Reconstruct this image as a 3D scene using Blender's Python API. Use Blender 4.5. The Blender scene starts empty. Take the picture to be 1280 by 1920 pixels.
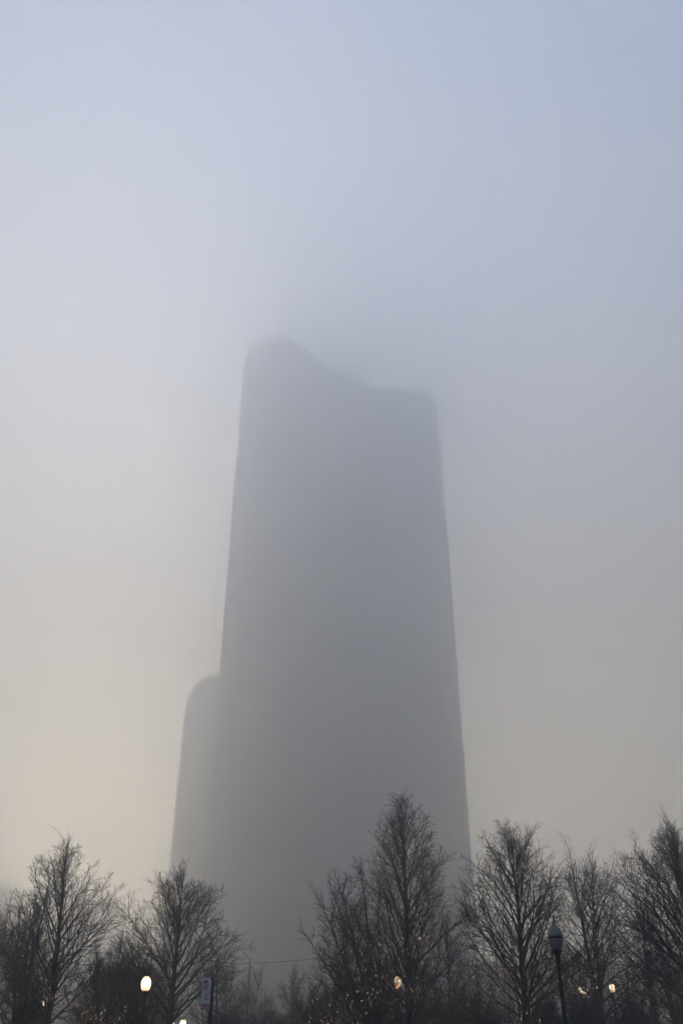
import bpy, math, random
import numpy as np
from mathutils import Vector, Matrix

sc = bpy.context.scene
C = sc.collection
R = math.radians

# ------------------------------------------------------------------ camera
cam = bpy.data.cameras.new("camera")
cam.sensor_fit = 'VERTICAL'
cam.sensor_height = 36.0
cam.lens = 30.19
cam.clip_start = 0.1
cam.clip_end = 5000
cam_ob = bpy.data.objects.new("camera", cam)
C.objects.link(cam_ob)
cam_ob.location = (0, 0, 1.6)
cam_ob.rotation_euler = (R(90 + 31.8), 0, 0)
sc.camera = cam_ob

# ------------------------------------------------------------------ sky and sun
SUN_EL, SUN_AZ = 12.0, -14.0
world = bpy.data.worlds.new("World")
sc.world = world
world.use_nodes = True
wn = world.node_tree
sky = wn.nodes.new("ShaderNodeTexSky")
sky.sky_type = 'NISHITA'
sky.sun_disc = False
sky.sun_elevation = R(SUN_EL)
sky.sun_rotation = R(SUN_AZ)
sky.air_density = 0.45
sky.dust_density = 2.2
wn.links.new(sky.outputs[0], wn.nodes["Background"].inputs[0])
wn.nodes["Background"].inputs[1].default_value = 0.15

sun = bpy.data.lights.new("sun", 'SUN')
sun.energy = 1.3
sun.angle = R(12)
sun.color = (1.0, 0.90, 0.76)
sun_ob = bpy.data.objects.new("sun", sun)
C.objects.link(sun_ob)
sd = Vector((math.sin(R(SUN_AZ)) * math.cos(R(SUN_EL)), math.cos(R(SUN_AZ)) * math.cos(R(SUN_EL)), math.sin(R(SUN_EL))))
sun_ob.rotation_euler = sd.to_track_quat('Z', 'Y').to_euler()

sc.view_settings.view_transform = 'Standard'
sc.view_settings.look = 'None'
sc.view_settings.gamma = 1
sc.view_settings.use_curve_mapping = False
sc.view_settings.exposure = 2.38
sc.cycles.volume_bounces = 3
sc.cycles.max_bounces = 12

HAZE_DENSITY, HAZE_G, HAZE_COLOR = 0.0052, 0.73, (0.950, 0.961, 0.956)
HX, HY0, HY1 = 2200.0, -2200.0, 1310.0
HAZE_TOP = 543.0

# ------------------------------------------------------------------ materials
def mat(name, col, rough=0.7, metal=0.0, noise=None, bump=0.0, scale=8.0, emit=None):
    """A Principled material with procedural colour variation."""
    m = bpy.data.materials.new(name)
    m.use_nodes = True
    n, l = m.node_tree.nodes, m.node_tree.links
    b = n["Principled BSDF"]
    b.inputs["Base Color"].default_value = (*col, 1)
    b.inputs["Roughness"].default_value = rough
    b.inputs["Metallic"].default_value = metal
    if noise or bump:
        tc = n.new("ShaderNodeTexCoord")
        nz = n.new("ShaderNodeTexNoise")
        nz.inputs["Scale"].default_value = scale
        nz.inputs["Detail"].default_value = 6
        l.new(tc.outputs["Object"], nz.inputs["Vector"])
        if noise:
            rp = n.new("ShaderNodeValToRGB")
            rp.color_ramp.elements[0].position = 0.3
            rp.color_ramp.elements[1].position = 0.7
            rp.color_ramp.elements[0].color = (*col, 1)
            rp.color_ramp.elements[1].color = (*noise, 1)
            l.new(nz.outputs["Fac"], rp.inputs[0])
            l.new(rp.outputs[0], b.inputs["Base Color"])
        if bump:
            bp = n.new("ShaderNodeBump")
            bp.inputs["Strength"].default_value = bump
            l.new(nz.outputs["Fac"], bp.inputs["Height"])
            l.new(bp.outputs[0], b.inputs["Normal"])
    if emit:
        b.inputs["Emission Color"].default_value = (*emit[0], 1)
        b.inputs["Emission Strength"].default_value = emit[1]
    return m

M = dict(
    ground=mat("winter_turf", (0.045, 0.045, 0.03), 0.95, noise=(0.08, 0.07, 0.05), bump=0.4, scale=3),
    asphalt=mat("asphalt", (0.045, 0.045, 0.047), 0.9, noise=(0.06, 0.06, 0.06), bump=0.3, scale=40),
    concrete=mat("concrete", (0.28, 0.27, 0.25), 0.85, noise=(0.36, 0.35, 0.33), bump=0.2, scale=12),
    bark=mat("bark", (0.030, 0.025, 0.021), 0.95, noise=(0.05, 0.042, 0.036), bump=0.6, scale=14),
    leaf=mat("evergreen_leaf", (0.02, 0.028, 0.016), 0.6, noise=(0.032, 0.04, 0.022), scale=5),
    twig=mat("twig_bark", (0.032, 0.024, 0.021), 0.9),
    glass=mat("bronze_glass", (0.13, 0.13, 0.128), 0.35, noise=(0.17, 0.17, 0.168), scale=0.15),
    slab=mat("anodised_spandrel", (0.30, 0.298, 0.29), 0.5, noise=(0.25, 0.248, 0.243), scale=0.4),
    fin=mat("anodised_mullion", (0.25, 0.248, 0.243), 0.5),
    stone=mat("grey_cladding", (0.075, 0.073, 0.07), 0.8, noise=(0.1, 0.097, 0.093), scale=0.3),
    belt=mat("black_louvres", (0.02, 0.02, 0.02), 0.6),
    window=mat("dark_window", (0.04, 0.045, 0.05), 0.25),
    black=mat("black_paint", (0.015, 0.016, 0.015), 0.45, noise=(0.022, 0.022, 0.021), bump=0.05, scale=30),
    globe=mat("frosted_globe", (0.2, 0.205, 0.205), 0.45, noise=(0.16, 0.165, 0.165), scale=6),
    lit=mat("lit_globe", (0.8, 0.75, 0.62), 0.4, emit=((1.0, 0.78, 0.46), 1.0)),
    bulb=mat("amber_bulb", (0.8, 0.5, 0.3), 0.3, emit=((1.0, 0.58, 0.36), 1.4)),
    cable=mat("black_cable", (0.02, 0.02, 0.02), 0.7),
    white=mat("sign_white", (0.72, 0.73, 0.76), 0.45, noise=(0.64, 0.65, 0.68), scale=9),
    red=mat("sign_red", (0.42, 0.05, 0.06), 0.5),
    ink=mat("sign_ink", (0.05, 0.05, 0.055), 0.5),
    redink=mat("sign_red_ink", (0.30, 0.06, 0.08), 0.5),
    wood=mat("pole_wood", (0.07, 0.055, 0.042), 0.9, noise=(0.1, 0.08, 0.06), bump=0.4, scale=10),
)

# a frosted globe glows brightest at the height of the lamp inside it
ln_ = M["lit"].node_tree
tcn = ln_.nodes.new("ShaderNodeTexCoord"); sep = ln_.nodes.new("ShaderNodeSeparateXYZ"); rmp = ln_.nodes.new("ShaderNodeValToRGB")
ln_.links.new(tcn.outputs["Generated"], sep.inputs[0]); ln_.links.new(sep.outputs["Z"], rmp.inputs[0])
e_ = rmp.color_ramp.elements
e_[0].position = 0.0; e_[0].color = (0.22, 0.10, 0.045, 1)
e_[1].position = 1.0; e_[1].color = (0.30, 0.22, 0.08, 1)
for pos, colr in ((0.25, (0.55, 0.33, 0.19, 1)), (0.5, (1.0, 0.84, 0.62, 1)), (0.75, (0.62, 0.46, 0.24, 1))):
    q_ = e_.new(pos); q_.color = colr
ln_.links.new(rmp.outputs[0], ln_.nodes["Principled BSDF"].inputs["Emission Color"])

# ------------------------------------------------------------------ mesh helpers
class MB:
    """Collects shapes and links them as one mesh object."""
    def __init__(self):
        self.v, self.f, self.n = [], [], 0
    def add(self, v, f):
        v = np.asarray(v, dtype=np.float64).reshape(-1, 3)
        self.v.append(v)
        self.f += [tuple(i + self.n for i in q) for q in f]
        self.n += len(v)
    def box(self, x0, x1, y0, y1, z0, z1):
        v = [(x, y, z) for x in (x0, x1) for y in (y0, y1) for z in (z0, z1)]
        self.add(v, [(0, 1, 3, 2), (4, 6, 7, 5), (0, 4, 5, 1), (2, 3, 7, 6), (0, 2, 6, 4), (1, 5, 7, 3)])
    def lathe(self, prof, n=24, x=0, y=0):
        k = len(prof)
        v = [(x + r * math.cos(2 * math.pi * j / n), y + r * math.sin(2 * math.pi * j / n), z) for r, z in prof for j in range(n)]
        f = [(i * n + j, i * n + (j + 1) % n, (i + 1) * n + (j + 1) % n, (i + 1) * n + j) for i in range(k - 1) for j in range(n)]
        f += [tuple(range(n - 1, -1, -1)), tuple(range((k - 1) * n, k * n))]
        self.add(v, f)
    def prism(self, pts, z0, z1):
        k = len(pts)
        v = [(x, y, z0) for x, y in pts] + [(x, y, z1) for x, y in pts]
        f = [(i, (i + 1) % k, (i + 1) % k + k, i + k) for i in range(k)] + [tuple(range(k - 1, -1, -1)), tuple(range(k, 2 * k))]
        self.add(v, f)
    def build(self, name, m, parent=None, smooth=False):
        me = bpy.data.meshes.new(name)
        me.from_pydata(np.concatenate(self.v).tolist(), [], self.f)
        me.update()
        return link(name, me, m, parent, smooth)

def link(name, me, m, parent=None, smooth=False):
    if m and not me.materials:
        me.materials.append(m)
    if smooth:
        me.polygons.foreach_set("use_smooth", [True] * len(me.polygons))
    o = bpy.data.objects.new(name, me)
    C.objects.link(o)
    if parent is not None:
        o.parent = parent
    return o

def thing(name, label, cat, loc=(0, 0, 0), rz=0.0, group=None):
    o = bpy.data.objects.new(name, None)
    C.objects.link(o)
    o.location = loc
    o.rotation_euler = (0, 0, rz)
    return tag(o, label, cat, group)

def tag(o, label, cat, group=None):
    o["label"] = label
    o["category"] = cat
    if group:
        o["group"] = group
    return o

def copy_thing(o, label, loc, rz=0.0, scale=(1, 1, 1)):
    """The thing, its parts and their sub-parts; mesh data is shared."""
    def rec(a, parent):
        b = a.copy()
        C.objects.link(b)
        if parent is not None:
            b.parent = parent
        for ch in a.children:
            rec(ch, b)
        return b
    r = rec(o, None)
    r["label"] = label
    r.location = loc
    r.rotation_euler = (0, 0, rz)
    r.scale = scale
    return r

def structure(o):
    o["kind"] = "structure"
    return o

def stuff(o):
    o["kind"] = "stuff"
    return o

# ------------------------------------------------------------------ ground
nx = 48
gx = np.linspace(2 - HX, HX - 2, nx)
gy = np.linspace(HY0 + 2, HY1 - 2, nx)
gv = [(x, y, 0.0) for y in gy for x in gx]
gf = [(j * nx + i, j * nx + i + 1, (j + 1) * nx + i + 1, (j + 1) * nx + i) for j in range(nx - 1) for i in range(nx - 1)]
mb = MB(); mb.add(gv, gf); structure(mb.build("ground", M["ground"]))
mb = MB(); mb.box(-200, 200, 100, 113, 0.004, 0.02); structure(mb.build("road", M["asphalt"]))
mb = MB(); mb.box(-200, 200, 99.7, 99.98, 0.004, 0.14); mb.box(-200, 200, 113.02, 113.3, 0.004, 0.14); structure(mb.build("kerb", M["concrete"]))
mb = MB(); mb.box(-200, 200, 94.5, 99.68, 0.004, 0.12); structure(mb.build("pavement", M["concrete"]))
mb = MB(); mb.box(-60, 60, -6, 25.5, 0.004, 0.012); structure(mb.build("path", M["asphalt"]))

# ------------------------------------------------------------------ skyscraper: a three-lobed tower
def trefoil(cx, cy, L, r, k, n):
    ang = [0, 120, 240]
    def sdf(x, y):
        s = 0.0
        for d in ang:
            a = R(d)
            t = max(0, min(L, x * math.cos(a) + y * math.sin(a)))
            s += math.exp(-math.hypot(x - t * math.cos(a), y - t * math.sin(a)) / k)
        return -k * math.log(s) - r
    out = []
    for i in range(n):
        a = 2 * math.pi * i / n
        lo, hi = 0.0, 180.0
        for _ in range(36):
            m = (lo + hi) / 2
            if sdf(m * math.cos(a), m * math.sin(a)) < 0:
                lo = m
            else:
                hi = m
        out.append((cx + lo * math.cos(a), cy + lo * math.sin(a)))
    return out

def resample(pts, n):
    p = np.array(pts + pts[:1])
    d = np.r_[0, np.cumsum(np.hypot(*np.diff(p, axis=0).T))]
    t = np.linspace(0, d[-1], n, endpoint=False)
    return list(zip(np.interp(t, d, p[:, 0]), np.interp(t, d, p[:, 1])))

def offset(pts, off):
    p = np.array(pts)
    t = np.roll(p, -1, 0) - np.roll(p, 1, 0)
    nrm = np.stack([t[:, 1], -t[:, 0]], 1)
    nrm /= np.linalg.norm(nrm, axis=1)[:, None]
    return [tuple(q) for q in p + nrm * off]

TX, TY = -16.6, 638.3
plan = resample(trefoil(0, 0, 77.0, 29.8, 4.2, 720), 216)
tower = thing("skyscraper", "very tall dark skyscraper with three rounded lobes fading into the fog", "skyscraper", (TX, TY, 0))
POD, ROOF, NF = 36.4, 509.6, 120
mb = MB(); mb.prism(plan, POD, ROOF); mb.build("glass_wall", M["glass"], tower, True)
fh = (ROOF - POD) / NF
outer, inner = offset(plan, 0.35), offset(plan, 0.003)
k = len(plan)
sv = [(*q, z) for q, z in [(p, 0.0) for p in outer]] + [(*p, 1.25) for p in outer] + [(*p, 0.0) for p in inner] + [(*p, 1.25) for p in inner]
sf = []
for i in range(k):
    j = (i + 1) % k
    sf += [(i, j, k + j, k + i), (k + i, k + j, 3 * k + j, 3 * k + i), (j, i, 2 * k + i, 2 * k + j)]
mb = MB(); mb.add(sv, sf)
slab = mb.build("floor_band", M["slab"], tower)
slab.location.z = POD
for i in range(1, NF + 1):
    c = slab.copy()
    C.objects.link(c)
    c.parent = tower
    c.location.z = POD + i * fh - (1.253 if i == NF else 0)
mb = MB()
fo, fi = offset(plan, 0.55), offset(plan, -0.05)
for i in range(0, k, 2):
    ax, ay = fo[i]; bx, by = fi[i]
    tx, ty = plan[(i + 1) % k][0] - plan[i - 1][0], plan[(i + 1) % k][1] - plan[i - 1][1]
    s = 0.16 / math.hypot(tx, ty); tx *= s; ty *= s
    mb.prism([(ax - tx, ay - ty), (ax + tx, ay + ty), (bx + tx, by + ty), (bx - tx, by - ty)], POD + 0.02, ROOF + 0.6)
stuff(mb.build("mullions", M["fin"], tower))
bo, bi = offset(plan, 1.1), offset(plan, 0.6)
bv = [(*p, 0.0) for p in bo] + [(*p, 2.6) for p in bo] + [(*p, 0.0) for p in bi] + [(*p, 2.6) for p in bi]
mb = MB()
mb.add(bv, [q for i in range(k) for j in [(i + 1) % k] for q in ((i, j, k + j, k + i), (k + i, k + j, 3 * k + j, 3 * k + i), (j, i, 2 * k + i, 2 * k + j))])
belt = mb.build("louvre_belt", M["belt"], tower)
belt.location.z = 71.0
for z in (60.6, 50.4, 43.6):
    c = belt.copy(); C.objects.link(c); c.parent = tower; c.location.z = z
mb = MB(); mb.prism(offset(plan, 0.2), ROOF + 0.003, ROOF + 1.4); mb.build("roof", M["slab"], tower)
PH = ROOF + 31.0
mb = MB(); mb.lathe([(27.0, ROOF + 1.403), (27.0, PH - 4.0), (25.8, PH - 1.2), (9, PH - 0.2), (0.05, PH)], 64, 10.4, -5.2)
pent = mb.build("penthouse", M["glass"], tower)
mb = MB(); mb.lathe([(27.3, PH - 7.0), (27.7, PH - 6.6), (27.7, PH - 5.0), (27.3, PH - 4.6)], 64, 10.4, -5.2); mb.build("rim", M["slab"], pent)
# podium
PX0, PX1, PY0, PY1 = -135.0, 172.0, -145.0, 108.0
mb = MB(); mb.box(PX0, PX1, PY0, PY1, 11.6, POD - 0.003); mb.build("podium", M["stone"], tower)
mb = MB(); mb.box(PX0 + 4, PX1 - 4, PY0 + 4, PY1 - 4, 0.0, 11.597); mb.build("lobby_glass", M["window"], tower)
mb = MB(); mb.box(PX0 - 0.5, PX1 + 0.5, PY0 - 0.5, PY1 + 0.5, POD, POD + 1.1); mb.build("parapet", M["slab"], tower)
mb = MB(); mb.box(-0.6, 0.6, -0.6, 0.6, 0, 11.597)
col = mb.build("column", M["concrete"], tower)
col.location = (PX0 + 1, PY0 + 1, 0)
for i in range(1, 24):
    c = col.copy(); C.objects.link(c); c.parent = tower; c.location = (PX0 + 1 + i * (PX1 - PX0 - 2) / 23, PY0 + 1, 0)
mb = MB(); mb.box(-2.6, 2.6, -0.3, 0.05, 0, 4.6)
win = mb.build("window", M["window"], tower)
win.location = (PX0 + 5, PY0, 14.0)
for r in range(3):
    for i in range(30):
        if r or i:
            c = win.copy(); C.objects.link(c); c.parent = tower; c.location = (PX0 + 5 + i * (PX1 - PX0 - 10) / 29, PY0, 14.0 + r * 7.0)

# ------------------------------------------------------------------ lesser buildings in the fog
def building(name, label, loc, blocks, cols, rows, z0, z1):
    """blocks: (part name, x0, x1, y0, y1, z0, z1), the first carries floor bands and windows on its front."""
    t = thing(name, label, "building", loc)
    for n, *b in blocks:
        q = MB(); q.box(*b); q.build(n, M["stone"], t)
    _, x0, x1, y0, y1, _, _ = blocks[0]
    w = (x1 - x0) / cols
    hgt = (z1 - z0) / rows
    q = MB(); q.box(x0 - 0.25, x1 + 0.25, y0 - 0.3, y1 + 0.3, 0, 0.8)
    band = q.build("floor_band", M["concrete"], t)
    band.location.z = z0
    for i in range(1, rows):
        c = band.copy(); C.objects.link(c); c.parent = t; c.location.z = z0 + i * hgt
    q = MB(); q.box(-w * 0.36, w * 0.36, -0.12, 0.06, 0, hgt * 0.55)
    first = q.build("window", M["window"], t)
    first.location = (x0 + w / 2, y0, z0 + 1.1)
    cells = [(a, b) for b in range(rows) for a in range(cols)][1:]
    for a, b in cells[:295]:
        c = first.copy(); C.objects.link(c); c.parent = t
        c.location = (x0 + w * (a + 0.5), y0, z0 + 1.1 + b * hgt)
    return t

building("apartment_tower", "paler stepped apartment tower half hidden behind the left edge of the skyscraper", (-104, 780, 0),
         [("wall", -42.1, 36.7, 0, 61, 0, 279.6), ("setback", -38.3, 34, 2, 57, 279.603, 290.1), ("setback", -30.5, 31, 4, 52, 290.103, 302.6), ("penthouse", -11.6, 23, 8, 46, 302.603, 307.8)],
         10, 56, 8.0, 276.0)
building("office_building", "faint low stepped office building in the glow between the trees", (-229, 856, 0),
         [("wall", -29, 20.3, 0, 44, 0, 102.0), ("setback", -29, 11.2, 2, 41, 102.003, 112.1), ("penthouse", -17, 2.3, 6, 32, 112.103, 117.1)],
         10, 26, 5.0, 99.0)
building("residential_block", "faint broad building fading out at the left picture edge above the trees", (-361, 834, 0),
         [("wall", -61, 56.6, 0, 49, 0, 123.9), ("penthouse", -53, 20, 6, 37, 123.903, 132.0)],
         16, 30, 5.0, 120.0)

# ------------------------------------------------------------------ bare trees
UP = np.array([0.0, 0.0, 1.0])

def unit(a):
    return a / np.maximum(np.linalg.norm(a, axis=-1, keepdims=True), 1e-9)

def grow(rng, start, d, ln, K, wob, trop):
    """Polylines (N, K+1, 3) grown from start along d with wobble and a pull upwards."""
    N = len(start)
    p = start.copy(); out = [p.copy()]
    trop = np.broadcast_to(np.asarray(trop, float), (N,))
    drift = rng.normal(0, wob * 0.5, (N, 3))
    for _ in range(K):
        d = unit(d + drift + rng.normal(0, wob, (N, 3)) + UP * trop[:, None])
        p = p + d * (ln / K)[:, None]
        out.append(p.copy())
    return np.stack(out, 1)

def tubes(mesh, pts, r0, r1, sides, power=1.0):
    """Tapered tubes along polylines, appended to the lists of mesh = [verts, quads, count]."""
    N, K1, _ = pts.shape
    if N == 0:
        return
    t = unit(np.gradient(pts, axis=1))
    m = unit(t.mean(1))
    ref = np.where((np.abs(m[:, 2]) < 0.8)[:, None], UP, np.array([1.0, 0, 0]))
    a = unit(np.cross(t, ref[:, None, :])); b = np.cross(t, a)
    w = np.linspace(0, 1, K1)[None, :] ** power
    r = r0[:, None] * (1 - w) + r1[:, None] * w
    an = np.arange(sides) * 2 * math.pi / sides
    ring = a[:, :, None, :] * np.cos(an)[None, None, :, None] + b[:, :, None, :] * np.sin(an)[None, None, :, None]
    v = pts[:, :, None, :] + ring * r[:, :, None, None]
    idx = np.arange(N * K1 * sides).reshape(N, K1, sides) + mesh[2]
    nxt = np.roll(idx, -1, 2)
    q = np.stack([idx[:, :-1], nxt[:, :-1], nxt[:, 1:], idx[:, 1:]], -1).reshape(-1, 4)
    mesh[0].append(v.reshape(-1, 3)); mesh[1].append(q); mesh[2] += v.size // 3

def mesh_of(name, mesh):
    v = np.concatenate(mesh[0]); q = np.concatenate(mesh[1])
    me = bpy.data.meshes.new(name)
    me.vertices.add(len(v)); me.vertices.foreach_set("co", v.astype(np.float32).ravel())
    me.loops.add(q.size); me.loops.foreach_set("vertex_index", q.astype(np.int32).ravel())
    me.polygons.add(len(q)); me.polygons.foreach_set("loop_start", np.arange(0, q.size, 4, dtype=np.int32))
    me.polygons.foreach_set("use_smooth", np.ones(len(q), dtype=bool))
    me.update(calc_edges=True)
    return me

def children(rng, pts, ln, n, t0, t1, a0, a1):
    """n children on each polyline: start, direction, place along the parent, parent index."""
    N, K1, _ = pts.shape
    t = t0 + (t1 - t0) * (np.arange(n)[None, :] + rng.uniform(0.1, 0.9, (N, n))) / n
    x = t * (K1 - 1); i = np.minimum(x.astype(int), K1 - 2); fr = (x - i)[..., None]
    row = np.arange(N)[:, None]
    p = pts[row, i] * (1 - fr) + pts[row, i + 1] * fr
    tan = unit(pts[row, i + 1] - pts[row, i])
    az = rng.uniform(0, 6.283, (N, 1)) + np.arange(n)[None, :] * 2.4 + rng.normal(0, 0.5, (N, n))
    e1 = unit(np.cross(tan, np.where(np.abs(tan[..., 2:]) < 0.9, UP, np.array([1.0, 0, 0])))); e2 = np.cross(tan, e1)
    side = e1 * np.cos(az)[..., None] + e2 * np.sin(az)[..., None]
    an = rng.uniform(a0, a1, (N, n))[..., None]
    d = tan * np.cos(an) + side * np.sin(an)
    return p.reshape(-1, 3), unit(d.reshape(-1, 3)), t.ravel(), np.repeat(np.arange(N), n)

def tree_parts(seed, H, Rr, hb=1.9, r_trunk=0.19, stems=((0, 0, 1.0),), n1=26, n2=10, n3=6, n4=3, shape=1.2, low=56, top=18, twig=0.0062):
    """Meshes of a bare tree. stems: (lean x, lean y, share of the height) of each leader."""
    rng = np.random.default_rng(seed)
    trunk = [[], [], 0]; limbs = []; crown = [[], [], 0]; spots = []; twig_lines = []
    clx = sum(q[0] for q in stems) / len(stems); cly = sum(q[1] for q in stems) / len(stems)
    for s, (lx, ly, hs) in enumerate(stems):
        h = H * hs * (0.95 if len(stems) == 1 else 1.0)
        K = 16
        w = np.linspace(0, 1, K + 1)
        sway = np.cumsum(rng.normal(0, 0.018 * h / 8, (K + 1, 2)), 0)
        sway -= w[:, None] * sway[-1] * 0.6; sway[0] = 0
        ease = 0.55 * w + 0.45 * w ** 2 if len(stems) > 1 else w
        line = np.stack([lx * ease + sway[:, 0], ly * ease + sway[:, 1], -0.12 + (h + 0.12) * w ** 0.94], 1)
        rt = r_trunk * (1.0 if s == 0 else rng.uniform(0.55, 0.8))
        tubes(trunk, line[None], np.array([rt * 1.15]), np.array([0.006]), 8, 0.72)
        if s == 0:                                        # root flare
            fl = np.array([[[line[0, 0], line[0, 1], -0.1], [line[0, 0], line[0, 1], 0.12], [line[0, 0], line[0, 1], 0.55]]])
            tubes(trunk, fl, np.array([rt * 1.7]), np.array([rt * 1.05]), 8, 0.6)
        n = max(8, int(n1 * (hs ** 0.8) / (len(stems) ** 0.5)))
        # level 1: limbs that climb out to the crown's outline
        hz = hb + (h * 0.93 - hb) * ((np.arange(n) + rng.uniform(0.0, 0.9, n)) / n) ** 1.3
        rel = (hz - hb) / max(h - hb, 0.1)
        zs = line[:, 2]
        p = np.stack([np.interp(hz, zs, line[:, 0]), np.interp(hz, zs, line[:, 1]), hz], 1)
        az = s * 1.3 + np.arange(n) * 2.4 + rng.normal(0, 0.35, n)
        an = np.radians(low + (top - low) * rel ** 0.8 + rng.normal(0, 8, n))
        d = np.stack([np.sin(an) * np.cos(az), np.sin(an) * np.sin(az), np.cos(an)], 1)
        de = unit(d + UP * 0.10)
        step = np.linspace(0.1, H, 80)
        q = p[:, None] + de[:, None] * step[None, :, None]
        u = np.clip((q[..., 2] - hb * 0.8) / (H - hb * 0.8), 0, 1)
        env = Rr * np.where(u < 0.28, 0.72 + u, 1 - np.clip((u - 0.28) / 0.72, 0, 1) ** shape)
        rr = np.hypot(q[..., 0] - clx * u, q[..., 1] - cly * u)
        out = (rr > env) | (q[..., 2] > H)
        ln = np.where(out.any(1), step[out.argmax(1)], H) * rng.uniform(0.8, 1.1, n)
        ln = np.clip(ln, 0.35, H * 0.55)
        l1 = grow(rng, p, d, ln, 10, 0.05, 0.018)
        rl = np.clip(0.0165 * ln ** 0.85, 0.007, rt * 0.5)
        # level 2
        p2, d2, t2, i2 = children(rng, l1, ln, n2, 0.22, 0.98, R(24), R(52))
        ln2 = ln[i2] * (0.50 - 0.32 * t2) * rng.uniform(0.6, 1.25, len(t2))
        ln2 = np.clip(ln2, 0.2, 1.7)
        keep = rng.uniform(0, 1, len(t2)) < np.clip(ln[i2] / 2.0, 0.25, 1.0)
        p2, d2, t2, i2, ln2 = p2[keep], unit(d2[keep] + UP * (0.8 * (1 - np.clip(ln[i2[keep]] / 2.0, 0, 1)))[:, None]), t2[keep], i2[keep], ln2[keep]
        l2 = grow(rng, p2, d2, ln2, 6, 0.075, 0.05)
        r2 = np.clip(rl[i2] * (1 - t2 * 0.75) * 0.55, 0.0055, 0.02)
        for j in range(n):
            mm = [[], [], 0]
            tubes(mm, l1[j:j + 1], rl[j:j + 1], np.array([0.006]), 6)
            q = np.nonzero((i2 == j) & (ln2 > 0.32))[0]
            tubes(mm, l2[q], r2[q], np.full(len(q), 0.005), 4)
            limbs.append(mm)
        q = np.nonzero(ln2 <= 0.32)[0]
        tubes(crown, l2[q], r2[q], np.full(len(q), 0.004), 3)
        # level 3 twigs on the limbs' branches, shoots on the leader's top
        p3, d3, t3, i3 = children(rng, l2, ln2, n3, 0.15, 1.0, R(22), R(55))
        keep = rng.uniform(0, 1, len(t3)) < np.clip(ln2[i3] / 0.55, 0.2, 1.0)
        p3, d3, t3, i3 = p3[keep], d3[keep], t3[keep], i3[keep]
        ln3 = np.clip(ln2[i3] * (0.66 - 0.3 * t3) * rng.uniform(0.6, 1.35, len(t3)), 0.18, 0.85)
        l3 = grow(rng, p3, d3, ln3, 4, 0.09, 0.06)
        tubes(crown, l3, np.full(len(l3), twig), np.full(len(l3), twig * 0.6), 3)
        ptop, dtop, ttop, _ = children(rng, line[None], np.array([h]), 16, 0.72, 0.99, R(10), R(30))
        lt = grow(rng, ptop, dtop, rng.uniform(0.45, 0.95, len(ptop)) * h / 9, 4, 0.07, 0.05)
        tubes(crown, lt, np.full(len(lt), twig * 1.15), np.full(len(lt), twig * 0.6), 3)
        l3b = np.concatenate([l3, lt], 0)
        ln3b = np.linalg.norm(np.diff(l3b, axis=1), axis=2).sum(1)
        p4, d4, t4, i4 = children(rng, l3b, ln3b, n4, 0.2, 0.95, R(20), R(50))
        keep = rng.uniform(0, 1, len(t4)) < np.clip(ln3b[i4] / 0.45, 0.25, 1.0)
        p4, d4, i4 = p4[keep], d4[keep], i4[keep]
        ln4 = np.clip(ln3b[i4] * rng.uniform(0.35, 0.85, len(i4)), 0.1, 0.5)
        l4 = grow(rng, p4, d4, ln4, 3, 0.11, 0.07)
        tubes(crown, l4, np.full(len(l4), twig * 0.75), np.full(len(l4), twig * 0.5), 3)
        spots.append(l2.reshape(-1, 3)); twig_lines.append(l2)
    return dict(trunk=mesh_of("trunk", trunk), limbs=[mesh_of("limb", m) for m in limbs], crown=mesh_of("crown", crown),
                l2=np.concatenate(twig_lines), H=H)

def make_tree(name, label, cat, loc, rz, group, **kw):
    d = tree_parts(**kw)
    t = thing(name, label, cat, loc, rz, group)
    link("trunk", d["trunk"], M["bark"], t)
    for me in d["limbs"]:
        link("limb", me, M["bark"], t)
    stuff(link("crown", d["crown"], M["twig"], t))
    t_data[t.name] = (d["l2"], Matrix.Translation(loc) @ Matrix.Rotation(rz, 4, 'Z'))
    return t

t_data = {}
ROW = "bare trees of the front row"
tA = make_tree("bare_tree", "tall bare tree with slightly leaning trunk at the left, in front of the warm glow", "tree", (-11.75, 40, 0), 0.0, ROW,
               seed=11, H=9.7, Rr=2.9, hb=2.0, r_trunk=0.2, stems=((-0.35, 0, 1.0),), n1=42, shape=1.5, low=55, top=18)
make_tree("bare_tree", "bushy bare tree with several upright stems left of the tall leaning tree", "tree", (-13.45, 41.5, 0), 0.5, ROW,
          seed=23, H=7.9, Rr=1.9, hb=1.6, r_trunk=0.15, stems=((0.4, 0.2, 1.0), (-0.8, 0.3, 0.9), (-0.2, -0.6, 0.95)), n1=36, n2=8, shape=1.5)
make_tree("bare_tree", "bare tree cut off by the left edge of the photo", "tree", (-15.2, 42.5, 0), 1.5, ROW,
          seed=31, H=7.1, Rr=2.2, hb=1.6, r_trunk=0.15, stems=((0.5, 0.1, 1.0), (-0.6, 0.4, 0.95)), n1=32, n2=8, shape=1.4)
tB = make_tree("bare_tree", "round-topped bare tree with straight trunk between the lit globe lamp and the bus sign", "tree", (-6.85, 40, 0), 0.8, ROW,
               seed=42, H=8.3, Rr=2.6, hb=2.3, r_trunk=0.19, stems=((-0.05, 0, 1.0),), n1=44, shape=2.8, low=58, top=22)
tC = make_tree("bare_tree", "tallest bare tree, pointed, strung with tiny lights, in front of the skyscraper", "tree", (2.72, 40, 0), 0.2, ROW,
               seed=57, H=11.6, Rr=3.3, hb=2.1, r_trunk=0.235, stems=((0.02, 0, 1.0),), n1=54, n2=10, shape=1.3, low=57, top=17)
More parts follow.
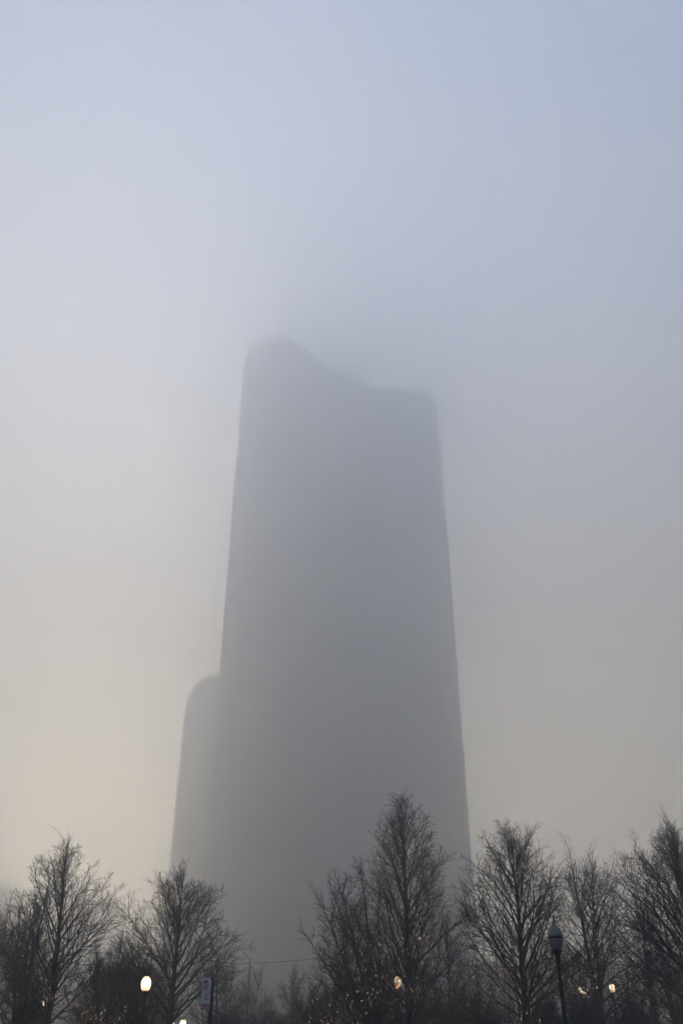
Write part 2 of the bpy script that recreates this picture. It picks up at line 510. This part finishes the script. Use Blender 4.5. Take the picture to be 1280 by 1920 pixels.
tD = make_tree("bare_tree", "bare tree with stout dark trunk just left of the unlit globe lamp", "tree", (7.42, 40, 0), 0.4, ROW,
               seed=63, H=10.2, Rr=3.0, hb=2.4, r_trunk=0.225, stems=((0.1, 0, 1.0),), n1=52, shape=2.6, low=57, top=20)
tCC = make_tree("bare_tree", "broad many-stemmed bare tree with string lights, leaning left beside the tallest tree", "tree", (1.55, 40.8, 0), 0.0, ROW,
                seed=71, H=8.5, Rr=2.0, hb=1.5, r_trunk=0.16, stems=((-0.75, 0.2, 1.0), (-1.75, 0.4, 0.94), (-2.7, -0.2, 0.84), (-3.2, 0.1, 0.68), (0.1, 0.8, 0.9)), n1=46, n2=8, shape=1.2, low=46)
tE = make_tree("bare_tree", "slightly hazy bare tree with two leaders behind the lit lamps on the right", "tree", (13.05, 50, 0), 0.0, ROW,
               seed=83, H=10.9, Rr=3.3, hb=2.4, r_trunk=0.2, stems=((-0.6, 0, 1.0), (0.9, 0.3, 0.98)), n1=52, n2=8, shape=1.5)
tF = make_tree("bare_tree", "large spreading bare tree cut off by the right edge of the photo", "tree", (14.2, 38.5, 0), 0.9, ROW,
               seed=97, H=9.7, Rr=3.9, hb=2.2, r_trunk=0.22, stems=((-0.35, 0, 1.0), (0.75, 0.5, 1.0), (-1.3, -0.2, 0.86)), n1=48, n2=8, shape=2.6, low=54)
tG = make_tree("bare_tree", "low wide bare tree spreading behind the post of the lit globe lamp", "tree", (-8.3, 42.5, 0), 0.0, ROW,
               seed=101, H=5.7, Rr=2.2, hb=1.1, r_trunk=0.12, stems=((-1.2, 0, 1.0), (0.7, 0.4, 0.92), (-2.0, 0.4, 0.8)), n1=34, n2=8, shape=1.4)
tH = make_tree("bare_tree", "low bare tree with long drooping side branches right of the leaning tree", "tree", (-10.3, 43.5, 0), 0.0, ROW,
               seed=109, H=5.9, Rr=3.0, hb=1.3, r_trunk=0.13, stems=((0.3, 0, 1.0), (1.5, 0.2, 0.8), (-0.9, 0.2, 0.9)), n1=34, n2=8, shape=1.5)

# trees further back: three prototypes, then copies
BACK = "bare trees in the fog behind the front row"
pa = make_tree("bare_tree", "thin hazy bare tree at the foot of the skyscraper right of the bus sign", "tree", (-8.0, 84, 0), 0.3, BACK,
               seed=131, H=7.6, Rr=2.4, hb=1.8, r_trunk=0.16, n1=26, n2=8, n3=5, stems=((0.0, 0, 1.0), (1.2, 0, 0.95)), shape=1.4)
pb = make_tree("bare_tree", "faint bare tree in the fog left of the string-lit bush", "tree", (-3.7, 78, 0), 1.3, BACK,
               seed=139, H=6.8, Rr=2.8, hb=1.4, r_trunk=0.15, n1=26, n2=8, n3=5, stems=((0.3, 0.3, 1.0), (-0.9, 0, 0.9), (1.2, 0.2, 0.8)), shape=1.5)
pc = make_tree("bare_tree", "bare tree filling the gap between the tallest tree and the stout-trunked tree", "tree", (6.3, 57, 0), 0.7, BACK,
               seed=151, H=8.6, Rr=3.0, hb=1.8, r_trunk=0.18, n1=32, n2=9, n3=5, shape=1.5)
for proto, label, x, y, rz, s in (
    (pb, "tiny dim bare tree far off on the road side below the skyscraper podium", -8.3, 112, 2.2, 1.0),
    (pc, "dark bare tree standing behind the unlit globe lamp", 10.9, 61, 2.0, 1.0),
    (pa, "upright bare tree between the two-leader tree and the tree at the right edge", 17.0, 54, 1.1, 1.22),
    (pc, "bare tree seen through the branches of the tree at the right edge", 20.6, 62, 3.6, 1.08),
    (pb, "low dark bare tree behind the row of lit lamps on the right", 15.9, 67, 0.4, 1.05),
    (pc, "bare tree showing behind the right flank of the tallest tree", 4.6, 62, 5.0, 0.95),
    (pb, "low bare tree showing behind the stems of the left-leaning many-stemmed tree", 0.4, 60, 4.1, 0.9),
    (pa, "bare tree behind the bushy stems at the left edge", -18.6, 58, 2.7, 1.05),
    (pb, "low bare tree behind the long drooping branches at the left", -13.0, 56, 5.3, 0.92),
    (pb, "low bare tree behind the round-topped tree, left of the bus sign", -7.4, 60, 3.0, 0.92),
    (pb, "low bare tree at the lower right behind the edge tree's trunk", 18.6, 51, 1.9, 0.85),
    (pc, "bare tree on the right between the edge tree and its neighbour, low in haze", 24.0, 72, 0.9, 1.0),
):
    copy_thing(proto, label, (x, y, 0), rz, (s, s, s))

# bare bushes under the trees
BUSH = "bare bushes under the front row of trees"
BSTEM = tuple((math.cos(a) * r, math.sin(a) * r, h) for a, r, h in ((0.2, 0.9, 1.0), (1.3, 1.1, 0.9), (2.3, 0.8, 1.0), (3.4, 1.2, 0.85), (4.4, 0.9, 0.95), (5.4, 1.1, 0.9)))
ba = make_tree("bare_bush", "rounded bare bush dotted with string lights left of the tallest tree", "bush", (-0.9, 42.5, 0), 0.0, BUSH,
               seed=171, H=3.9, Rr=1.3, hb=0.5, r_trunk=0.06, n1=52, n2=8, n3=5, n4=3, stems=BSTEM, shape=1.8, low=60)
bb = make_tree("bare_bush", "bare bush with amber lights at the foot of the stout-trunked tree", "bush", (5.6, 43.0, 0), 0.6, BUSH,
               seed=181, H=4.2, Rr=1.5, hb=0.5, r_trunk=0.06, n1=56, n2=8, n3=5, n4=3, stems=BSTEM, shape=1.8, low=60)
for proto, label, x, y, rz, s in (
    (bb, "dark bare bush below the row of lit lamps", 11.0, 45.0, 1.0, 0.92),
    (ba, "dark bare bush below the gap left of the right edge tree", 12.6, 43.5, 2.2, 0.95),
    (bb, "bare bush at the very foot of the large right edge tree", 14.4, 41.5, 4.0, 0.88),
    (ba, "dark bare bush around the post of the unlit globe lamp", 9.0, 44.0, 3.0, 0.95),
    (bb, "dark bare bush at the foot of the tallest tree", 3.9, 43.5, 5.1, 0.9),
    (ba, "low bare bush at the foot of the upright stems by the left edge", -13.6, 43.5, 0.7, 0.95),
    (bb, "low bare bush below the long drooping branches at the left", -11.2, 45.0, 1.9, 0.85),
    (ba, "low bare bush beside the foot of the round-topped tree", -5.4, 46.0, 4.4, 0.7),
    (bb, "bare bush under the many-stemmed tree beside the round lit globe", 1.5, 43.8, 2.9, 0.85),
    (ba, "small bare bush at the foot of the lit globe lamp post", -9.2, 46.0, 5.6, 0.75),
):
    copy_thing(proto, label, (x, y, 0), rz, (s, s, s))

# evergreen shrubs standing dark behind the bare bushes
def evergreen(seed, H, Rr):
    """Meshes of a dense shrub: a few stems and many leaf-sized faces in uneven clumps."""
    rng = np.random.default_rng(seed)
    st = [[], [], 0]
    n = 9
    a = rng.uniform(0, 6.28, n)
    d = unit(np.stack([np.cos(a) * 0.5, np.sin(a) * 0.5, np.ones(n)], 1))
    tubes(st, grow(rng, np.zeros((n, 3)), d, np.full(n, H * 0.9), 8, 0.08, 0.05), np.full(n, 0.035), np.full(n, 0.008), 5)
    nc = 150
    z = rng.uniform(0.05, 1, nc) ** 0.8
    rr = Rr * np.sqrt(rng.uniform(0.1, 1, nc)) * np.where(z < 0.6, 1.0, 1 - ((z - 0.6) / 0.4) ** 2 * 0.75)
    aa = rng.uniform(0, 6.28, nc)
    cen = np.stack([rr * np.cos(aa), rr * np.sin(aa), z * H * rng.uniform(0.86, 1.04, nc)], 1)
    m = 46
    size = rng.uniform(0.16, 0.34, nc)
    p = (cen[:, None] + rng.normal(0, 1, (nc, m, 3)) * size[:, None, None] * 0.62).reshape(-1, 3)
    p[:, 2] = np.maximum(p[:, 2], 0.03)
    u = unit(rng.normal(0, 1, p.shape)); w = unit(np.cross(u, rng.normal(0, 1, p.shape)))
    L = rng.uniform(0.035, 0.065, (len(p), 1))
    q = np.stack([p - u * L, p + w * L * 0.45, p + u * L, p - w * L * 0.45], 1)
    return mesh_of("stems", st), mesh_of("leaves", [[q.reshape(-1, 3)], [np.arange(len(q) * 4).reshape(-1, 4)], len(q) * 4])

sm, lm = evergreen(211, 3.1, 1.5)
ev = thing("evergreen_shrub", "dark dense evergreen shrub below the lit globes on the right", "shrub", (12.3, 48.5, 0), 0, "dark evergreen shrubs behind the bare bushes")
link("stems", sm, M["bark"], ev)
stuff(link("leaves", lm, M["leaf"], ev))
for label, x, y, rz, sc_ in (
    ("dark evergreen shrub between the unlit lamp post and the lit globes", 9.9, 48.0, 1.0, (1.0, 1.0, 1.02)),
    ("dark evergreen shrub below the gap beside the right edge tree", 14.7, 48.2, 2.1, (1.05, 1.0, 0.98)),
    ("dark evergreen shrub at the lower right corner behind the edge tree", 17.2, 48.6, 3.3, (1.1, 1.0, 0.95)),
    ("dark evergreen shrub behind the foot of the stout-trunked tree", 7.3, 47.6, 4.2, (1.1, 1.0, 1.08)),
    ("dark evergreen shrub between the tallest tree and the stout-trunked tree", 4.9, 47.2, 5.2, (1.1, 1.0, 1.12)),
    ("dark evergreen shrub behind the foot of the tallest tree", 2.4, 47.8, 0.5, (1.1, 1.0, 0.98)),
    ("dark evergreen shrub behind the foot of the left edge stems", -15.0, 48.0, 1.7, (1.2, 1.0, 0.98)),
    ("dark evergreen shrub in the fog just right of the bus sign", -6.2, 55.0, 3.9, (1.1, 1.0, 1.06)),
    ("dark evergreen shrub in the fog midway between the bus sign and the string-lit bush", -4.0, 54.2, 4.8, (1.1, 1.0, 0.98)),
    ("dark evergreen shrub in the fog close to the left side of the string-lit bush", -2.0, 53.4, 5.9, (1.1, 1.0, 1.1)),
    ("dark evergreen shrub low behind the drooping branches at the left", -12.4, 48.6, 2.8, (1.1, 1.0, 0.86)),
):
    copy_thing(ev, label, (x, y, 0), rz, sc_)

# ------------------------------------------------------------------ string lights
OCT = np.array([(1, 0, 0), (-1, 0, 0), (0, 1, 0), (0, -1, 0), (0, 0, 1), (0, 0, -1)], float)
OCF = [(0, 2, 4), (2, 1, 4), (1, 3, 4), (3, 0, 4), (2, 0, 5), (1, 2, 5), (3, 1, 5), (0, 3, 5)]

def string_lights(label, l2, mtx, n_lines, seed, keep, trunk=None, r=0.0098):
    """Bulbs on wires along the branches that pass keep(point)."""
    rng = np.random.default_rng(seed)
    m = np.array(mtx)
    pts = l2 @ m[:3, :3].T + m[:3, 3]
    ok = [i for i in range(len(pts)) if keep(pts[i][3])]
    rng.shuffle(ok)
    bulbs = MB(); wires = [[], [], 0]; cnt = 0
    lines = [pts[i] for i in ok[:n_lines]]
    if trunk:
        x, y, z0, z1, rad = trunk
        a = np.linspace(0, 40, 60)
        lines.append(np.stack([x + rad * np.cos(a), y + rad * np.sin(a), np.linspace(z0, z1, 60)], 1))
    org = lines[0][0].copy(); org[2] = 0
    for ln in lines:
        ln = ln + rng.normal(0, 0.012, ln.shape) - org
        tubes(wires, ln[None], np.array([0.003]), np.array([0.003]), 3)
        seg = np.linalg.norm(np.diff(ln, axis=0), axis=1); cs = np.r_[0, np.cumsum(seg)]
        for s in np.arange(rng.uniform(0, 0.15), cs[-1], rng.uniform(0.2, 0.34)):
            p = np.array([np.interp(s, cs, ln[:, k]) for k in range(3)])
            bulbs.add(OCT * r * rng.uniform(0.7, 1.25) + p + rng.normal(0, 0.02, 3), OCF); cnt += 1
    t = thing("string_lights", label, "lights", tuple(org), 0, "strings of tiny lights in the trees")
    stuff(bulbs.build("bulbs", M["bulb"], t))
    link("wire", mesh_of("wire", wires), M["cable"], t)
    return cnt

def data(o):
    return t_data[o.name]

string_lights("tiny amber string lights scattered through the pointed tallest tree", *data(tC), 70, 1, lambda p: p[2] < 9.8 and p[1] < 41.2)
string_lights("dense tiny string lights along the stems of the left-leaning many-stemmed tree", *data(tCC), 70, 2, lambda p: p[2] < 8.0)
string_lights("string lights looped round the rounded bush left of the tallest tree", *data(ba), 36, 3, lambda p: p[1] < 43.2 and p[2] > 1.8)
string_lights("amber lights on the bush by the stout-trunked tree", *data(bb), 30, 4, lambda p: p[2] > 2.0 and p[1] < 43.6)
string_lights("lights wound up the stout trunk left of the unlit globe lamp", *data(tD), 22, 5, lambda p: p[2] < 4.6, trunk=(7.42, 40, 0.3, 4.3, 0.25))
string_lights("few amber lights low in the two-leader tree behind the lit lamps", *data(tE), 26, 6, lambda p: p[2] < 6.2 and p[1] < 50.5)
string_lights("few amber lights low in the right edge tree", *data(tF), 10, 7, lambda p: p[2] < 4.2)
string_lights("amber lights low in the tree with long drooping branches", *data(tH), 12, 8, lambda p: p[2] < 3.2 and p[1] < 44)
string_lights("amber lights low on the tall leaning tree", *data(tA), 16, 9, lambda p: p[2] < 3.6)

# ------------------------------------------------------------------ park lamps
LAMP_H = 3.78   # height of the globe's widest place

def lamp_post(t, zc):
    mb = MB()
    top = zc - 0.26
    mb.lathe([(0.21, 0.0), (0.21, 0.12), (0.17, 0.16), (0.16, 0.55), (0.12, 0.66), (0.085, 0.74), (0.075, 0.8), (0.058, top - 0.75), (0.055, top - 0.42)], 20)
    post = mb.build("post", M["black"], t, False)
    mb = MB()
    mb.lathe([(0.062, top - 0.417), (0.085, top - 0.40), (0.085, top - 0.37), (0.066, top - 0.34), (0.075, top - 0.2), (0.115, top - 0.05), (0.13, top - 0.02), (0.13, top)], 24)
    mb.build("collar", M["black"], t, True)

def unlit_lamp(label, loc):
    t = thing("park_lamp", label, "street lamp", loc, 0, "globe lamps on posts")
    zc = loc_h
    lamp_post(t, zc)
    b = zc - 0.26
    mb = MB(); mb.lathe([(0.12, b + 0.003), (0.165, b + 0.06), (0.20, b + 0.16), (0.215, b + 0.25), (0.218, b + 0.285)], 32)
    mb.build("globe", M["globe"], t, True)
    mb = MB(); mb.lathe([(0.221, b + 0.288), (0.226, b + 0.292), (0.226, b + 0.335), (0.221, b + 0.339)], 32)
    mb.build("band", M["black"], t, False)
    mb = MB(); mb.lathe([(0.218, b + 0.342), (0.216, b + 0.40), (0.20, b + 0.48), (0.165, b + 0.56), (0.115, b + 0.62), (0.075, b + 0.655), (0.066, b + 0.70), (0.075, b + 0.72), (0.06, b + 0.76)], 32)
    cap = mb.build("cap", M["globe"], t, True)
    mb = MB(); mb.lathe([(0.03, b + 0.762), (0.012, b + 0.80), (0.012, b + 0.83), (0.028, b + 0.86), (0.018, b + 0.89), (0.004, b + 0.95)], 16)
    mb.build("finial", M["black"], cap, True)
    return t

def lit_lamp(label, loc, zc):
    t = thing("park_lamp", label, "street lamp", loc, 0, "globe lamps on posts")
    lamp_post(t, zc)
    b = zc - 0.26
    mb = MB(); mb.lathe([(0.11, b + 0.003), (0.14, b + 0.04), (0.166, b + 0.115), (0.176, b + 0.22), (0.172, b + 0.30), (0.152, b + 0.37), (0.115, b + 0.43), (0.075, b + 0.47)], 32)
    g = mb.build("globe", M["lit"], t, True)
    mb = MB(); mb.lathe([(0.075, b + 0.473), (0.062, b + 0.495), (0.064, b + 0.525), (0.028, b + 0.55), (0.014, b + 0.60), (0.004, b + 0.64)], 16)
    mb.build("finial", M["black"], g, True)
    return t

loc_h = 4.2
unlit_lamp("unlit grey acorn globe lamp with a dark band on a tall black post", (6.27, 28, 0))
lit_lamp("glowing warm globe lamp on a black post beside the round-topped tree", (-7.28, 36.5, 0), 3.55)
for label, x, y, zc in (
    ("lit globe lamp half hidden behind the tallest tree's trunk", 2.47, 43, 3.94),
    ("brightest of the lit globes low on the right, left of the others", 12.7, 52, 4.03),
    ("lit globe partly covered by branches, next to the brightest right globe", 15.35, 58.5, 4.39),
    ("lit globe broken up by twigs, rightmost of the globes low on the right", 16.8, 61, 4.6),
    ("lit globe glimmering among stems left of the tall leaning tree's foot", -13.75, 46.2, 3.32),
    ("dim yellowish globe behind the bushy stems at the left edge", -20.2, 65, 4.2),
    ("lit globe at the very bottom, left of the round-topped tree's trunk", -10.2, 60, 2.66),
    ("lit globe at the very bottom, right of the round-topped tree's trunk", -9.5, 60, 2.66),
    ("small far lit globe at the bottom beside the stout tree trunk", 18.8, 95, 3.62),
    ("tiny far lit globe touching the bottom edge right of the stout trunk", 18.1, 95, 3.3),
    ("faint far lit globe at the bottom edge below the right lamps", 23.6, 95, 3.35),
):
    lit_lamp(label, (x, y, 0), zc)

# ------------------------------------------------------------------ bus stop sign
sg = thing("bus_stop_sign", "narrow white bus stop sign with red foot band on a black square post", "sign", (-3.42, 26, 0), 0)
PZ0, PZ1 = 2.36, 3.10
mb = MB(); mb.box(-0.04, 0.04, -0.04, 0.04, 0, PZ1 + 0.01); mb.build("post", M["black"], sg)
mb = MB()
w, e = 0.36, 0.05
outline = [(0, PZ0), (w, PZ0), (w, PZ1 - e), (w - 0.02, PZ1 - 0.02), (w - e, PZ1), (e, PZ1), (0.02, PZ1 - 0.02), (0, PZ1 - e)]
nn = len(outline)
mb.add([(x, -0.004, z) for x, z in outline] + [(x, 0.004, z) for x, z in outline],
       [tuple(range(nn)), tuple(range(2 * nn - 1, nn - 1, -1))] + [((i + 1) % nn, i, i + nn, (i + 1) % nn + nn) for i in range(nn)])
pan = mb.build("panel", M["white"], sg)
ang = R(237)   # the panel juts from the post towards the kerb, seen at a slant
pan.rotation_euler = (0, 0, ang)
pan.location = (-0.03, -0.042, 0)

def on_panel(name, m, shapes):
    q = MB()
    for s in shapes:
        if s[0] == 'box':
            _, x0, x1, z0, z1 = s
            q.box(x0, x1, -0.0065, -0.0042, z0, z1); q.box(x0, x1, 0.0042, 0.0065, z0, z1)
        else:
            _, cx, cz, ro, ri = s
            nr = 28
            for side in (-0.0065, 0.0065):
                a = [2 * math.pi * i / nr for i in range(nr)]
                v = [(cx + ro * math.cos(t), side, cz + ro * 1.0 * math.sin(t)) for t in a] + [(cx + ri * math.cos(t), side, cz + ri * math.sin(t)) for t in a]
                q.add(v, [(i, (i + 1) % nr, nr + (i + 1) % nr, nr + i) for i in range(nr)])
    return q.build(name, m, pan)

HT = PZ1 - PZ0
def zf(f):
    """Height on the panel at the share f of its height, from the top."""
    return PZ1 - f * HT

on_panel("red_band", M["red"], [('box', 0.008, w - 0.008, zf(0.985), zf(0.82))])
on_panel("symbol_ring", M["ink"], [('ring', w * 0.64, zf(0.235), 0.115, 0.088), ('ring', w * 0.64, zf(0.15), 0.038, 0.012)])
on_panel("symbol", M["ink"], [('box', w * 0.64 - 0.03, w * 0.64 + 0.03, zf(0.285), zf(0.215)), ('box', w * 0.64 - 0.012, w * 0.64 + 0.012, zf(0.33), zf(0.29))])
on_panel("divider", M["ink"], [('box', 0.02, w - 0.02, zf(0.452), zf(0.444))])
rs = random.Random(4)
def print_row(z0, z1, x0, x1, n):
    xs = []
    x = x0
    for _ in range(n):
        d = (x1 - x0) / n
        xs.append(('box', x + d * 0.08, x + d * rs.uniform(0.6, 0.86), z0, z1)); x += d
    return xs
stuff(on_panel("red_print", M["redink"], print_row(zf(0.575), zf(0.515), 0.08, 0.20, 4)))
stuff(on_panel("small_print", M["ink"], print_row(zf(0.645), zf(0.615), 0.07, 0.25, 7) + print_row(zf(0.69), zf(0.66), 0.09, 0.24, 6)))

band_print = MB()
x = 0.03
for _ in range(6):
    d = rs.uniform(0.028, 0.04)
    for y0, y1 in ((-0.0085, -0.0067), (0.0067, 0.0085)):
        band_print.box(x, x + d * 0.35, y0, y1, zf(0.95), zf(0.855))
        band_print.box(x + d * 0.36, x + d, y0, y1, zf(0.95), zf(0.92))
    x += 0.052
stuff(band_print.build("band_print", M["white"], pan))

# ------------------------------------------------------------------ overhead wire and its poles
def pole(label, x, y, h):
    t = thing("utility_pole", label, "utility pole", (x, y, 0), 0, "poles carrying the overhead wire")
    q = MB(); q.lathe([(0.17, -0.1), (0.15, 2), (0.11, h)], 14); q.build("post", M["wood"], t, True)
    q = MB(); q.box(-0.9, 0.9, -0.06, 0.06, h - 0.5, h - 0.36); q.build("crossarm", M["wood"], t)
    for dx in (-0.8, 0.8):
        q = MB(); q.lathe([(0.03, h - 0.357), (0.045, h - 0.30), (0.03, h - 0.25), (0.04, h - 0.2)], 12, dx, 0); q.build("insulator", M["cable"], t)

pole("wooden utility pole almost hidden behind the tallest tree's trunk", 5.0, 70, 8.0)
pole("wooden utility pole hidden behind the leaning tree's twigs", -25.5, 70, 8.9)
pole("wooden utility pole far right behind the edge tree", 34.0, 70, 8.4)
def wire(label, a, b, sag):
    n = 40
    pts = np.array([[a[0] + (b[0] - a[0]) * t, a[1] + (b[1] - a[1]) * t, a[2] + (b[2] - a[2]) * t - sag * 4 * t * (1 - t)] for t in np.linspace(0, 1, n)])
    me = [[], [], 0]
    tubes(me, pts[None], np.array([0.012]), np.array([0.012]), 6)
    tag(link("overhead_wire", mesh_of("overhead_wire", me), M["cable"]), label, "wire")
wire("thin black overhead wire sagging across the foot of the skyscraper", (-24.7, 70, 8.7), (4.2, 70, 7.8), 1.65)
wire("thin black overhead wire running on behind the trees on the right", (5.8, 70, 7.8), (33.2, 70, 8.2), 1.3)

# ------------------------------------------------------------------ the fog
hm = bpy.data.materials.new("haze")
hm.use_nodes = True
hn = hm.node_tree
hn.nodes.remove(hn.nodes["Principled BSDF"])
pv = hn.nodes.new("ShaderNodeVolumePrincipled")
pv.inputs["Color"].default_value = (*HAZE_COLOR, 1)
pv.inputs["Density"].default_value = HAZE_DENSITY
pv.inputs["Anisotropy"].default_value = HAZE_G
hn.links.new(pv.outputs[0], hn.nodes["Material Output"].inputs["Volume"])
mb = MB(); mb.box(-HX, HX, HY0, HY1, -1.5, HAZE_TOP)
stuff(mb.build("haze", hm))
